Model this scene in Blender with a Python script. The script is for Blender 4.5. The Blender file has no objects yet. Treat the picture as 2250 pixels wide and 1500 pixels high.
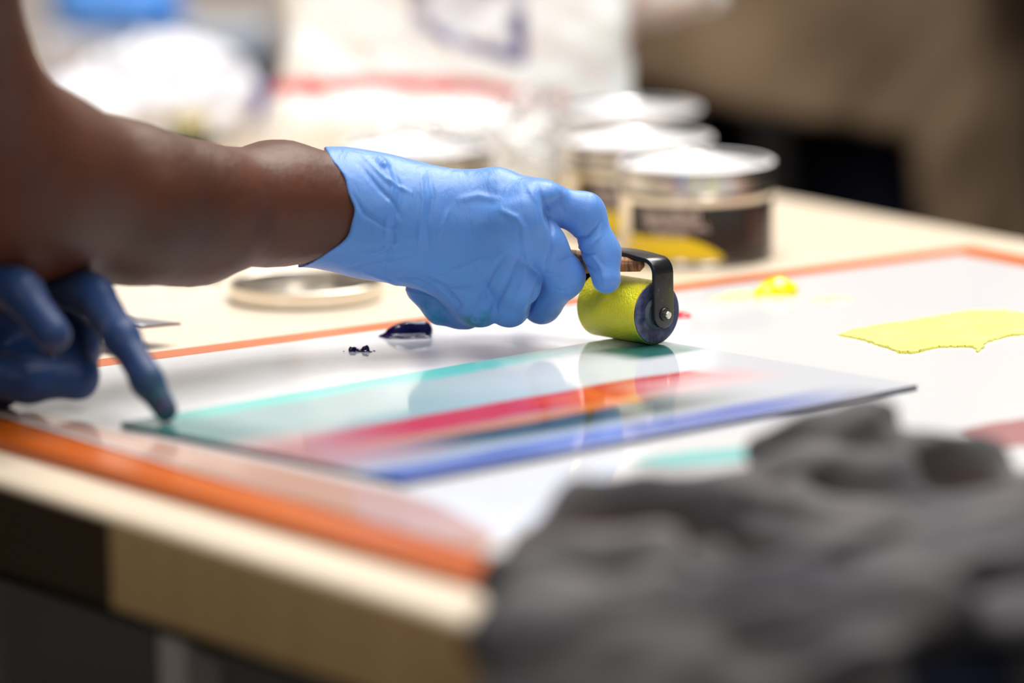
import bpy, bmesh, math, random
import numpy as np
from mathutils import Vector, Matrix, noise

SC = bpy.context.scene
COL = SC.collection
random.seed(7)
rng = np.random.default_rng(7)
R = math.radians

# ------------------------------------------------------------------ camera
FPX = 12500.0
TH, RO = R(9.85), R(-0.8)
def ray(px, py):
    x = px - 1125; y = 750 - py
    c, s = math.cos(RO), math.sin(RO); x, y = c*x - s*y, s*x + c*y
    d = (x/FPX, 1.0, y/FPX)
    c, s = math.cos(-TH), math.sin(-TH)
    return np.array([d[0], c*d[1] - s*d[2], s*d[1] + c*d[2]])
P0 = np.array([0, 0, .760])
_r = ray(1443, 757)
CAM = P0 - _r/np.linalg.norm(_r)*2.778
def atz(px, py, z):
    d = ray(px, py); return CAM + d*(z - CAM[2])/d[2]
def aty(px, py, Y):
    d = ray(px, py); return CAM + d*(Y - CAM[1])/d[1]

cam = bpy.data.cameras.new('camera')
cam.sensor_width = 36.0
cam.lens = 36.0*FPX/2250
cam.clip_start = .05
co = bpy.data.objects.new('camera', cam); COL.objects.link(co)
fw = Vector((0, math.cos(TH), -math.sin(TH)))
up0 = Vector((0, math.sin(TH), math.cos(TH))); rt0 = Vector((1, 0, 0))
rt = rt0*math.cos(RO) + up0*math.sin(RO)
up = up0*math.cos(RO) - rt0*math.sin(RO)
co.matrix_world = Matrix.Translation(Vector(CAM)) @ Matrix((rt, up, -fw)).transposed().to_4x4()
cam.dof.use_dof = True
cam.dof.focus_distance = 2.765
cam.dof.aperture_fstop = 2.6
cam.dof.aperture_blades = 9
SC.camera = co

# ------------------------------------------------------------------ light
SC.view_settings.view_transform = 'Standard'
SC.view_settings.look = 'None'
SC.view_settings.exposure = -0.35
SC.view_settings.gamma = 1.0
SC.cycles.use_denoising = True
SC.cycles.max_bounces = 10
SC.cycles.transparent_max_bounces = 12
SC.cycles.caustics_reflective = False
SC.cycles.sample_clamp_indirect = 8

w = bpy.data.worlds.new('world'); SC.world = w; w.use_nodes = True
w.node_tree.nodes['Background'].inputs[0].default_value = (.75, .85, 1, 1)
w.node_tree.nodes['Background'].inputs[1].default_value = .05

def area(name, loc, target, size, power, col, sizey=None):
    l = bpy.data.lights.new(name, 'AREA'); l.energy = power; l.color = col
    l.size = size
    if sizey: l.shape = 'RECTANGLE'; l.size_y = sizey
    o = bpy.data.objects.new(name, l); COL.objects.link(o)
    o.location = loc
    o.rotation_euler = (Vector(target) - Vector(loc)).to_track_quat('-Z', 'Y').to_euler()
    return o
area('ceiling_lamp_key', (.30, .15, 2.75), (0, 0, .75), 1.7, 84, (1, .985, .97), 1.5)
area('ceiling_lamp_back', (.5, 1.7, 2.75), (0, 0.3, .75), 1.0, 50, (1, .95, .88), .8)
area('ceiling_lamp_side', (-.3, .2, 2.85), (-.1, .5, .75), .14, 9, (1, .93, .84))
area('fill_lamp_front', (.9, -2.6, 2.6), (0.1, .2, .75), 1.0, 24, (1, .97, .93), 1.0)  # unseen fill added to brighten glove and roller from the front
area('wall_wash_fill', (-.2, 3.3, 2.9), (-.2, 4.5, 1.6), 2.4, 90, (1, .97, .93), .5)  # added wall washer, so the wall gives the slab a bright sheen
area('fill_lamp_left', (-1.9, -3.0, 2.4), (-.1, -.4, .72), .8, 27, (1, .95, .88), .8)  # unseen fill added to lighten the table's front edge

sl = bpy.data.lights.new('bag_fill_spot', 'SPOT'); sl.energy = 150; sl.color = (1, .97, .92); sl.spot_size = R(17); sl.spot_blend = .7; sl.shadow_soft_size = .05  # unseen spot added to whiten the bag and the things around it
so_ = bpy.data.objects.new('bag_fill_spot', sl); COL.objects.link(so_); so_.location = (-.15, -1.1, 2.8)
so_.rotation_euler = (Vector((-.16, .68, .84)) - so_.location).to_track_quat('-Z', 'Y').to_euler()

# ------------------------------------------------------------------ helpers
def link(name, me, mat, parent=None, smooth=True):
    o = bpy.data.objects.new(name, me); COL.objects.link(o)
    if mat is not None:
        for m in (mat if isinstance(mat, (list, tuple)) else [mat]): me.materials.append(m)
    if parent is not None: o.parent = parent
    if smooth:
        for p in me.polygons: p.use_smooth = True
    return o
def tag(o, label=None, cat=None, group=None, kind=None):
    if label: o['label'] = label
    if cat: o['category'] = cat
    if group: o['group'] = group
    if kind: o['kind'] = kind
    return o
def empty(name, loc, rz=0.0, **k):
    o = bpy.data.objects.new(name, None); COL.objects.link(o); o.empty_display_size = .02
    o.location = loc; o.rotation_euler = (0, 0, rz)
    return tag(o, **k)
def from_bm(name, bm, mat, parent=None, smooth=False, auto=None):
    me = bpy.data.meshes.new(name); bm.normal_update(); bm.to_mesh(me); bm.free()
    o = link(name, me, mat, parent, smooth)
    if auto is not None and smooth:
        me.set_sharp_from_angle(angle=R(auto))
    return o
def box(bm, lo, hi, bevel=0, seg=2):
    r = bmesh.ops.create_cube(bm, size=1)
    c = [(a+b)/2 for a, b in zip(lo, hi)]; s = [b-a for a, b in zip(lo, hi)]
    for v in r['verts']: v.co = Vector((c[0]+v.co.x*s[0], c[1]+v.co.y*s[1], c[2]+v.co.z*s[2]))
    if bevel:
        es = list({e for v in r['verts'] for e in v.link_edges})
        bmesh.ops.bevel(bm, geom=es, offset=bevel, segments=seg, profile=.5, affect='EDGES')
def lathe(bm, prof, n=96, M=None):
    rings = []
    M = M or Matrix.Identity(4)
    for r, z in prof:
        if r < 1e-6: rings.append([bm.verts.new(M @ Vector((0, 0, z)))])
        else: rings.append([bm.verts.new(M @ Vector((r*math.cos(2*math.pi*i/n), r*math.sin(2*math.pi*i/n), z))) for i in range(n)])
    for a, b in zip(rings, rings[1:]):
        for i in range(n):
            j = (i+1) % n
            if len(a) == 1 and len(b) == 1: continue
            if len(a) == 1: bm.faces.new((a[0], b[j], b[i]))
            elif len(b) == 1: bm.faces.new((a[i], a[j], b[0]))
            else: bm.faces.new((a[i], a[j], b[j], b[i]))
    bmesh.ops.recalc_face_normals(bm, faces=bm.faces)

# -------- implicit surfaces (surface nets)
def cap(p, a, b, ra, rb):
    a = np.asarray(a, float); b = np.asarray(b, float); ba = b-a; L = ba@ba + 1e-12
    t = np.clip((p-a)@ba/L, 0, 1)
    q = p - a - t[:, None]*ba
    return np.sqrt(np.einsum('ij,ij->i', q, q)) - (ra + (rb-ra)*t)
def ell(p, c, r):
    k = np.sqrt((((p-np.asarray(c))/np.asarray(r))**2).sum(1)); return (k-1)*min(r)
def smin(a, b, k):
    h = np.maximum(k-np.abs(a-b), 0)/k
    return np.minimum(a, b) - h*h*k*.25
def smax(a, b, k): return -smin(-a, -b, k)
def chain(p, js, k=.004):
    f = None
    for (a, ra), (b, rb) in zip(js, js[1:]):
        d = cap(p, a, b, ra, rb); f = d if f is None else smin(f, d, k)
    return f
def nets(f, lo, hi, h, newton=2):
    lo = np.array(lo); n = np.ceil((np.array(hi)-lo)/h).astype(int)+1
    ax = [lo[i]+h*np.arange(n[i]) for i in range(3)]
    V = np.empty(n, np.float32)
    step = max(1, int(400000//(n[1]*n[2])))
    for i in range(0, n[0], step):
        g = np.stack(np.meshgrid(ax[0][i:i+step], ax[1], ax[2], indexing='ij'), -1)
        V[i:i+step] = f(g.reshape(-1, 3)).reshape(g.shape[:3])
    S = V < 0
    c = np.zeros(tuple(n-1), int)
    for dx in (0, 1):
        for dy in (0, 1):
            for dz in (0, 1):
                c += S[dx:n[0]-1+dx, dy:n[1]-1+dy, dz:n[2]-1+dz]
    act = (c > 0) & (c < 8)
    idx = -np.ones(act.shape, int); cells = np.argwhere(act); idx[act] = np.arange(len(cells))
    acc = np.zeros((len(cells), 3)); cnt = np.zeros(len(cells))
    I, J, K = cells.T
    corners = [(x, y, z) for x in (0, 1) for y in (0, 1) for z in (0, 1)]
    for a in corners:
        for d in range(3):
            if a[d]: continue
            b = list(a); b[d] = 1
            va = V[I+a[0], J+a[1], K+a[2]]; vb = V[I+b[0], J+b[1], K+b[2]]
            m = (va < 0) != (vb < 0)
            t = np.where(m, va/(va-vb+1e-20), 0)
            pt = np.tile(np.array(a, float), (len(cells), 1)); pt[:, d] += t
            acc[m] += pt[m]; cnt[m] += 1
    P = lo + (cells + acc/np.maximum(cnt, 1)[:, None])*h
    for _ in range(newton):
        e = h*.5; g = np.zeros_like(P)
        for d in range(3):
            o = np.zeros(3); o[d] = e; g[:, d] = (f(P+o)-f(P-o))/(2*e)
        v = f(P); L = np.maximum((g*g).sum(1), .2)
        P -= np.clip(v/L, -h, h)[:, None]*g
    Q = []
    for d in range(3):
        a = [slice(None)]*3; b = [slice(None)]*3
        a[d] = slice(0, -1); b[d] = slice(1, None)
        e = np.argwhere(S[tuple(a)] != S[tuple(b)])
        u, v = [(1, 2), (2, 0), (0, 1)][d]
        ok = (e[:, u] > 0) & (e[:, v] > 0) & (e[:, u] < n[u]-1) & (e[:, v] < n[v]-1)
        e = e[ok]; du = np.zeros(3, int); du[u] = 1; dv = np.zeros(3, int); dv[v] = 1
        q = np.stack([idx[tuple((e-du-dv).T)], idx[tuple((e-dv).T)], idx[tuple(e.T)], idx[tuple((e-du).T)]], 1)
        fl = ~S[tuple(e.T)]
        q[fl] = q[fl][:, ::-1]; Q.append(q)
    Q = np.concatenate(Q); Q = Q[(Q >= 0).all(1)]
    return P, Q
def np_mesh(name, P, Q):
    me = bpy.data.meshes.new(name)
    me.vertices.add(len(P)); me.vertices.foreach_set('co', P.astype(np.float32).ravel())
    me.loops.add(Q.size); me.loops.foreach_set('vertex_index', Q.astype(np.int32).ravel())
    me.polygons.add(len(Q)); me.polygons.foreach_set('loop_start', np.arange(0, Q.size, Q.shape[1], dtype=np.int32))
    me.polygons.foreach_set('loop_total', np.full(len(Q), Q.shape[1], np.int32))
    me.update(calc_edges=True); me.validate()
    return me
def vnormals(P, Q):
    n = np.cross(P[Q[:, 2]]-P[Q[:, 0]], P[Q[:, 3]]-P[Q[:, 1]])
    N = np.zeros_like(P)
    for k in range(4): np.add.at(N, Q[:, k], n)
    return N/np.maximum(np.linalg.norm(N, axis=1), 1e-12)[:, None]
# cheap smooth pseudo noise on arrays
_nd = rng.normal(size=(24, 3)); _nd /= np.linalg.norm(_nd, axis=1)[:, None]; _np = rng.uniform(0, 6.28, 24)
def wob(p, freq, k0=0, k=6):
    s = 0
    for i in range(k0, k0+k):
        s = s + np.sin(p@_nd[i % 24]*freq*(1+.23*(i-k0)) + _np[i % 24] + 1.3*np.sin(p@_nd[(i+5) % 24]*freq*.7+_np[(i+3) % 24]))
    return s/k
def sdf_obj(name, f, lo, hi, h, mat, parent=None, post=None, newton=2):
    P, Q = nets(f, lo, hi, h, newton)
    if post is not None: P = post(P, Q)
    return link(name, np_mesh(name, P, Q), mat, parent)

# ------------------------------------------------------------------ materials
def nodes(m): return m.node_tree.nodes, m.node_tree.links
def mat(name, col, rough=.5, metal=0, spec=.5, bump=None, var=None, **kw):
    m = bpy.data.materials.new(name); m.use_nodes = True
    n, l = nodes(m); b = n['Principled BSDF']
    b.inputs['Base Color'].default_value = (*col, 1)
    b.inputs['Roughness'].default_value = rough
    b.inputs['Metallic'].default_value = metal
    b.inputs['Specular IOR Level'].default_value = spec
    for k, v in kw.items(): b.inputs[k.replace('_', ' ')].default_value = v
    tc = n.new('ShaderNodeTexCoord')
    if var:   # (scale, colour2, stretch, contrast)
        sc, c2, st, (lo, hi) = var
        mp = n.new('ShaderNodeMapping'); mp.inputs['Scale'].default_value = st
        nz = n.new('ShaderNodeTexNoise'); nz.inputs['Scale'].default_value = sc; nz.inputs['Detail'].default_value = 5
        rp = n.new('ShaderNodeValToRGB')
        rp.color_ramp.elements[0].position = lo; rp.color_ramp.elements[1].position = hi
        rp.color_ramp.elements[0].color = (*col, 1); rp.color_ramp.elements[1].color = (*c2, 1)
        l.new(tc.outputs['Object'], mp.inputs[0]); l.new(mp.outputs[0], nz.inputs['Vector'])
        l.new(nz.outputs[0], rp.inputs[0]); l.new(rp.outputs[0], b.inputs['Base Color'])
    if bump:  # (scale, strength, distance, stretch)
        sc, st, di, sx = bump
        mp = n.new('ShaderNodeMapping'); mp.inputs['Scale'].default_value = sx
        nz = n.new('ShaderNodeTexNoise'); nz.inputs['Scale'].default_value = sc; nz.inputs['Detail'].default_value = 3
        bp = n.new('ShaderNodeBump'); bp.inputs['Strength'].default_value = st; bp.inputs['Distance'].default_value = di
        l.new(tc.outputs['Object'], mp.inputs[0]); l.new(mp.outputs[0], nz.inputs['Vector'])
        l.new(nz.outputs[0], bp.inputs['Height']); l.new(bp.outputs[0], b.inputs['Normal'])
    return m
def srgb(r, g, b):
    return tuple(((c/255)/12.92 if c/255 <= .04045 else ((c/255+.055)/1.055)**2.4) for c in (r, g, b))
one = (1, 1, 1)
M = {}
M['wood'] = mat('birch_wood', srgb(222, 204, 180), .35, var=(9, srgb(230, 214, 192), (1, 12, 1), (.3, .7)))
M['wood_edge'] = mat('birch_edge', srgb(205, 170, 120), .5, var=(9, srgb(190, 155, 108), (1, 12, 1), (.3, .7)))
M['edge_dark'] = mat('dark_brown_edge', srgb(70, 56, 42), .5)
M['black_metal'] = mat('black_metal', (.012, .012, .013), .35, bump=(300, .15, .0005, one))
M['bracket'] = mat('black_lacquer', (.012, .012, .014), .28, bump=(220, .25, .0004, one), var=(500, (.05, .05, .055), one, (.62, .75)))
M['orange'] = mat('orange_board', srgb(190, 92, 24), .28, spec=.35, var=(6, srgb(205, 98, 16), one, (.3, .7)))
M['sheet'] = mat('white_slab', srgb(226, 226, 228), .06, spec=.6)
M['sheet_edge'] = mat('slab_edge', srgb(120, 50, 30), .3)
M['silver'] = mat('tin', (.8, .79, .77), .22, 1.0, bump=(40, .05, .001, one))
M['tin_top'] = mat('tin_lid_top', (.92, .92, .94), .5, 1.0)
M['gold_tin'] = mat('warm_tin', (.76, .71, .63), .28, 1.0)
M['pin'] = mat('steel_pin', (.7, .68, .62), .3, 1.0)
M['label'] = mat('black_label', (.012, .012, .012), .25)
M['yellow_lab'] = mat('yellow_label', srgb(240, 205, 0), .35)
M['print'] = mat('label_lettering', srgb(228, 206, 200), .5)
M['redprint'] = mat('side_lettering', srgb(120, 70, 60), .5)
M['skin'] = mat('brown_skin', srgb(88, 48, 30), .5, spec=.35, bump=(140, .22, .002, one), var=(18, srgb(70, 38, 24), one, (.35, .7)), Subsurface_Weight=.12, Subsurface_Scale=.01)
M['skin'].node_tree.nodes['Principled BSDF'].inputs['Subsurface Radius'].default_value = (1, .35, .2)
M['navy_ink'] = mat('navy_ink', srgb(22, 16, 62), .12, bump=(400, .5, .0006, one))
M['yellow_ink'] = mat('yellow_ink', srgb(246, 226, 20), .15, bump=(250, .3, .001, one))
M['pale_yellow'] = mat('pale_yellow_ink', srgb(240, 238, 170), .3)
M['red_ink'] = mat('red_ink', srgb(200, 30, 60), .2)
M['cloth'] = mat('grey_cloth', srgb(112, 109, 109), .9, spec=.1, bump=(900, .3, .0006, one), var=(14, srgb(80, 79, 83), one, (.35, .65)))
M['jacket'] = mat('brown_jacket', srgb(140, 117, 93), .9, spec=.2, var=(12, srgb(116, 96, 76), one, (.3, .7)), bump=(500, .3, .001, one))
M['navy'] = mat('navy_cloth', srgb(26, 30, 50), .85, spec=.2, var=(5, srgb(34, 36, 52), one, (.4, .7)))
M['dark_shirt'] = mat('dark_shirt', srgb(40, 36, 36), .9)
M['hair'] = mat('black_hair', (.01, .008, .007), .7)
M['floor'] = mat('dark_floor', srgb(22, 19, 18), .9, spec=.1, var=(3, srgb(28, 25, 23), one, (.3, .7)))
M['wall'] = mat('dark_wall', srgb(24, 20, 18), .8)
M['pale_wall'] = mat('pale_wall', srgb(214, 212, 208), .8)
M['ceil'] = mat('ceiling_paint', srgb(120, 118, 114), .8)
M['grey_top'] = mat('grey_table_top', srgb(140, 130, 124), .5)
M['handle_wood'] = mat('worn_wood', srgb(170, 118, 78), .7, bump=(300, .5, .001, (1, 1, 4)), var=(120, srgb(84, 52, 34), (4, 1, 1), (.4, .65)))
M['navy_rubber'] = mat('navy_roller_end', srgb(40, 46, 84), .45, bump=(500, .4, .0005, one), var=(160, srgb(104, 110, 140), one, (.42, .72)))
M['washer'] = mat('grey_core', srgb(78, 88, 100), .5, bump=(500, .3, .0005, one))

# nitrile glove
def glove_mat(name, base, stains=None):
    m = mat(name, base, .42, spec=.45, Subsurface_Weight=.15, Subsurface_Scale=.006)
    n, l = nodes(m); b = n['Principled BSDF']; tc = n.new('ShaderNodeTexCoord')
    b.inputs['Subsurface Radius'].default_value = (.3, .6, 1)
    b.inputs['Sheen Weight'].default_value = .15
    nz = n.new('ShaderNodeTexNoise'); nz.inputs['Scale'].default_value = 95; nz.inputs['Detail'].default_value = 4; nz.inputs['Distortion'].default_value = .8
    mq = n.new('ShaderNodeMapping'); mq.inputs['Rotation'].default_value = (0, R(18), 0); mq.inputs['Scale'].default_value = (1.5, 1, .42)
    n2 = n.new('ShaderNodeTexNoise'); n2.inputs['Scale'].default_value = 1800; n2.inputs['Detail'].default_value = 1
    ad = n.new('ShaderNodeMath'); ad.operation = 'MULTIPLY_ADD'; ad.inputs[1].default_value = .12
    bp = n.new('ShaderNodeBump'); bp.inputs['Strength'].default_value = .42; bp.inputs['Distance'].default_value = .0018
    l.new(tc.outputs['Object'], mq.inputs[0]); l.new(mq.outputs[0], nz.inputs['Vector']); l.new(tc.outputs['Object'], n2.inputs['Vector'])
    l.new(n2.outputs[0], ad.inputs[0]); l.new(nz.outputs[0], ad.inputs[2])
    l.new(ad.outputs[0], bp.inputs['Height']); l.new(bp.outputs[0], b.inputs['Normal'])
    col = None
    for (c, rad, ink) in (stains or []):
        vm = n.new('ShaderNodeVectorMath'); vm.operation = 'DISTANCE'; vm.inputs[1].default_value = tuple(c)
        l.new(tc.outputs['Object'], vm.inputs[0])
        mr = n.new('ShaderNodeMapRange'); mr.inputs[1].default_value = rad; mr.inputs[2].default_value = rad*.35; mr.inputs[3].default_value = 0; mr.inputs[4].default_value = 1
        l.new(vm.outputs['Value'], mr.inputs[0])
        nn = n.new('ShaderNodeTexNoise'); nn.inputs['Scale'].default_value = 140; l.new(tc.outputs['Object'], nn.inputs['Vector'])
        m2 = n.new('ShaderNodeMapRange'); m2.inputs[1].default_value = .35; m2.inputs[2].default_value = .6
        l.new(nn.outputs[0], m2.inputs[0])
        mu = n.new('ShaderNodeMath'); mu.operation = 'MULTIPLY'; l.new(mr.outputs[0], mu.inputs[0]); l.new(m2.outputs[0], mu.inputs[1])
        mx = n.new('ShaderNodeMix'); mx.data_type = 'RGBA'
        l.new(mu.outputs[0], mx.inputs[0])
        if col is None: mx.inputs[6].default_value = (*base, 1)
        else: l.new(col, mx.inputs[6])
        mx.inputs[7].default_value = (*ink, 1); col = mx.outputs[2]
    if col is not None: l.new(col, b.inputs['Base Color'])
    return m

# ------------------------------------------------------------------ frame of the table
AN = R(35.0)
uA = np.array([math.cos(AN), math.sin(AN), 0]); uB = np.array([math.sin(AN), -math.cos(AN), 0])
K = np.array([-.084, -.57, 0])
def tab(a, b, z=0): return K + uA*a + uB*b + np.array([0, 0, z])
ZT, ZO, ZS, ZP = .750, .753, .757, .760

# ------------------------------------------------------------------ room
def rect_struct(name, lo, hi, m):
    bm = bmesh.new(); box(bm, lo, hi); return tag(from_bm(name, bm, m), kind='structure')
rect_struct('floor', (-4, -4.5, -.1), (4, 4.6, 0), M['floor'])
rect_struct('ceiling', (-4, -4.5, 3.0), (4, 4.6, 3.1), M['ceil'])
rect_struct('wall_back', (-4, 4.5, 0), (4, 4.6, 3.0), M['pale_wall'])
rect_struct('trim_1', (-4, 4.47, 0), (4, 4.5, .95), M['wall'])
rect_struct('wall_left', (-4.1, -4.5, 0), (-4, 4.6, 3.0), M['wall'])
rect_struct('wall_right', (4, -4.5, 0), (4.1, 4.6, 3.0), M['wall'])
rect_struct('wall_front', (-4, -4.6, 0), (4, -4.5, 3.0), M['wall'])

# ------------------------------------------------------------------ tables
def table(name, origin, sa, sb, top_m, edge_m, label, thick=.042, dark_piece=None, cat='table'):
    """origin = corner with the largest b; local x along uA, local y along -uB"""
    rz = AN
    t = empty(name, tuple(origin), rz, label=label, cat=cat)
    H = ZT
    bm = bmesh.new()
    box(bm, (0, 0, H-thick), (sa, sb, H), .0)
    bmesh.ops.bevel(bm, geom=[e for e in bm.edges if all(v.co.z > H-.001 for v in e.verts)] + [e for e in bm.edges if abs(e.verts[0].co.z-e.verts[1].co.z) > .01],
                    offset=.006, segments=4, profile=.5, affect='EDGES')
    for f in bm.faces:
        f.material_index = 1 if abs(f.normal.z) < .5 else 0
    from_bm('tabletop', bm, [top_m, edge_m], t, True, 40)
    if dark_piece:
        bm = bmesh.new(); box(bm, (-.0012, dark_piece[0], H-thick), (.004, dark_piece[1], H-.004), .001)  # darker brown over one length of the front edge
        tag(from_bm('dark_edge_stretch', bm, M['edge_dark'], t), label='dark brown stretch of the table edge')
    bm = bmesh.new()
    w_ = .03
    for lo, hi in (((.012, .012, H-thick-.010), (sa-.012, .012+w_, H-thick)), ((.012, sb-.012-w_, H-thick-.010), (sa-.012, sb-.012, H-thick)),
                   ((.012, .012+w_, H-thick-.010), (.012+w_, sb-.012-w_, H-thick)), ((sa-.012-w_, .012+w_, H-thick-.010), (sa-.012, sb-.012-w_, H-thick))):
        box(bm, lo, hi, .002)
    from_bm('under_frame', bm, M['black_metal'], t)
    for x in (.03, sa-.03):
        for y in (.265, sb-.1):
            bm = bmesh.new(); box(bm, (x-.0105, y-.0105, 0), (x+.0105, y+.0105, H-thick-.010), .002)
            from_bm('leg', bm, M['grey_leg'], t)
    return t
M['grey_leg'] = mat('grey_metal_leg', srgb(200, 190, 186), .45)
table('work_table', tab(0, 0), .79, 1.9, M['wood'], M['wood_edge'], 'pale wooden work table holding the orange board and ink tins', dark_piece=(.2795, .95))
table('back_table', tab(.802, -1.62), .45, 1.3, M['grey_top'], M['grey_top'], 'grey topped table beyond the pale wooden table', thick=.04)

# ------------------------------------------------------------------ orange board and white slab
W0 = np.array([-.355, -.082, 0])           # slab corner at the left
def brd(a, b, z=0): return W0 + uA*a + uB*b + np.array([0, 0, z])
SA, SB, RIM = .642, .515, .027
def slab(name, a0, a1, b0, b1, z0, z1, m, bev=.0006, mat_edge=None):
    o = brd(a0, b0); bm = bmesh.new()
    box(bm, (0, -(b1-b0), 0), (a1-a0, 0, z1-z0), bev)
    if mat_edge:
        for f in bm.faces: f.material_index = 1 if abs(f.normal.z) < .8 else 0
    ob = from_bm(name, bm, [m, mat_edge] if mat_edge else m)
    ob.location = (o[0], o[1], z0); ob.rotation_euler = (0, 0, AN)
    return ob
tag(slab('printing_board', -.025, SA+RIM, -RIM+.004, SB+RIM-.006, ZT+.0002, .7562, M['orange'], .0008), 'glossy orange board lying on the pale table under the white slab', 'board')
slab_o = tag(slab('ink_slab', 0, SA, 0, SB, .7563, ZS, M['sheet'], .0005, M['sheet_edge']), 'glossy white inking slab edged by an orange rim', 'slab')

# ------------------------------------------------------------------ plate with inks
PA = R(42.0); pu = np.array([math.cos(PA), math.sin(PA), 0]); pv = np.array([math.sin(PA), -math.cos(PA), 0])
PL = np.array([-.2496, -.1853, 0]); PW, PH = .3190, .1963
def plate_mat(edge=False):
    m = bpy.data.materials.new('inked_plate_edge' if edge else 'inked_plate'); m.use_nodes = True
    n, l = nodes(m); n.clear()
    out = n.new('ShaderNodeOutputMaterial'); tc = n.new('ShaderNodeTexCoord')
    sx = n.new('ShaderNodeSeparateXYZ'); l.new(tc.outputs['Object'], sx.inputs[0])
    def mth(op, a, b=None, c=None, cl=False):
        k = n.new('ShaderNodeMath'); k.operation = op; k.use_clamp = cl
        for i, v in enumerate((a, b, c)):
            if v is None: continue
            if isinstance(v, (int, float)): k.inputs[i].default_value = v
            else: l.new(v, k.inputs[i])
        return k.outputs[0]
    nz = n.new('ShaderNodeTexNoise'); nz.inputs['Scale'].default_value = 28; nz.inputs['Detail'].default_value = 4
    mp = n.new('ShaderNodeMapping'); mp.inputs['Scale'].default_value = (.35, 1, 1); l.new(tc.outputs['Object'], mp.inputs[0]); l.new(mp.outputs[0], nz.inputs['Vector'])
    wv = mth('MULTIPLY_ADD', nz.outputs[0], .10, -.05)
    u = mth('ADD', mth('DIVIDE', sx.outputs[0], PW), mth('MULTIPLY', wv, .5))
    v = mth('ADD', mth('DIVIDE', mth('MULTIPLY', sx.outputs[1], -1), PH), wv)
    def band(x, c, wd, soft):   # 1 inside |x-c|<wd, falls to 0 over soft
        d = mth('ABSOLUTE', mth('SUBTRACT', x, c))
        k = n.new('ShaderNodeMapRange'); k.interpolation_type = 'SMOOTHSTEP'
        l.new(d, k.inputs[0])
        k.inputs[1].default_value = wd; k.inputs[2].default_value = wd+soft; k.inputs[3].default_value = 1; k.inputs[4].default_value = 0
        return k.outputs[0]
    col = None
    def lay(maskv, c, amt):
        nonlocal col
        mx = n.new('ShaderNodeMix'); mx.data_type = 'RGBA'
        l.new(mth('MULTIPLY', maskv, amt, cl=True), mx.inputs[0])
        if col is None: mx.inputs[6].default_value = (*srgb(208, 212, 219), 1)
        else: l.new(col, mx.inputs[6])
        mx.inputs[7].default_value = (*c, 1); col = mx.outputs[2]
    mul = lambda *a: a[0] if len(a) == 1 else mth('MULTIPLY', a[0], mul(*a[1:]))
    lay(mul(band(u, .0, .30, .55), band(v, .25, .35, .4)), srgb(128, 164, 166), .85)      # grey teal wash on the left
    lay(mul(band(u, .30, .34, .40), band(v, .03, .03, .08)), srgb(104, 204, 196), .95)     # bright teal along the far edge
    lay(mul(band(u, .0, .04, .12), band(v, .10, .2, .35)), srgb(20, 108, 108), .8)        # dark teal at the left corner
    lay(mul(band(u, .93, .03, .07), band(v, .20, .05, .08)), srgb(0, 96, 88), .95)      # dark teal under the roller
    lay(mul(band(u, .40, .10, .35), band(v, .72, .05, .10)), srgb(34, 56, 48), .95)        # green black below the red
    lay(mul(band(u, .0, .10, .2), band(v, .60, .12, .16)), srgb(190, 138, 142), .8)       # pink
    lay(mul(band(u, .46, .18, .30), band(v, .535, .05, .045)), srgb(192, 38, 28), 1)     # red
    lay(mul(band(u, .58, .02, .08), band(v, .585, .06, .06)), srgb(216, 96, 50), .8)      # orange
    lay(mul(band(u, .38, .18, .2), band(v, .645, .012, .035)), srgb(214, 128, 60), .8)
    lay(mul(band(u, .76, .07, .04), band(v, .52, .03, .025)), srgb(190, 24, 26), 1)       # red end
    lay(mul(band(u, .80, .05, .12), band(v, .60, .04, .10)), srgb(236, 196, 200), .6)
    lay(mul(band(u, .34, .34, .30), band(v, .95, .04, .09)), srgb(92, 116, 196), .85)      # blue along the near edge
    lay(mul(band(u, .10, .12, .12), band(v, .96, .05, .06)), srgb(70, 88, 164), .8)
    b = n.new('ShaderNodeBsdfPrincipled'); b.inputs['Roughness'].default_value = .09; b.inputs['Specular IOR Level'].default_value = .5
    if edge:
        mx = n.new('ShaderNodeMix'); mx.data_type = 'RGBA'; mx.blend_type = 'MULTIPLY'; mx.inputs[0].default_value = .92
        l.new(col, mx.inputs[6]); mx.inputs[7].default_value = (.11, .11, .12, 1); l.new(mx.outputs[2], b.inputs[0])
    else: l.new(col, b.inputs[0])
    l.new(b.outputs[0], out.inputs[0])
    return m
bm = bmesh.new(); box(bm, (0, -PH, 0), (PW, 0, ZP-ZS-.0001), .0004)
for f in bm.faces: f.material_index = 1 if abs(f.normal.z) < .8 else 0
o = from_bm('printing_plate', bm, [plate_mat(), plate_mat(True)]); o.location = (PL[0], PL[1], ZS+.0001); o.rotation_euler = (0, 0, PA)
tag(o, 'thin rectangular plate rolled with teal, red and blue ink on the white slab', 'printing plate')

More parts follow.
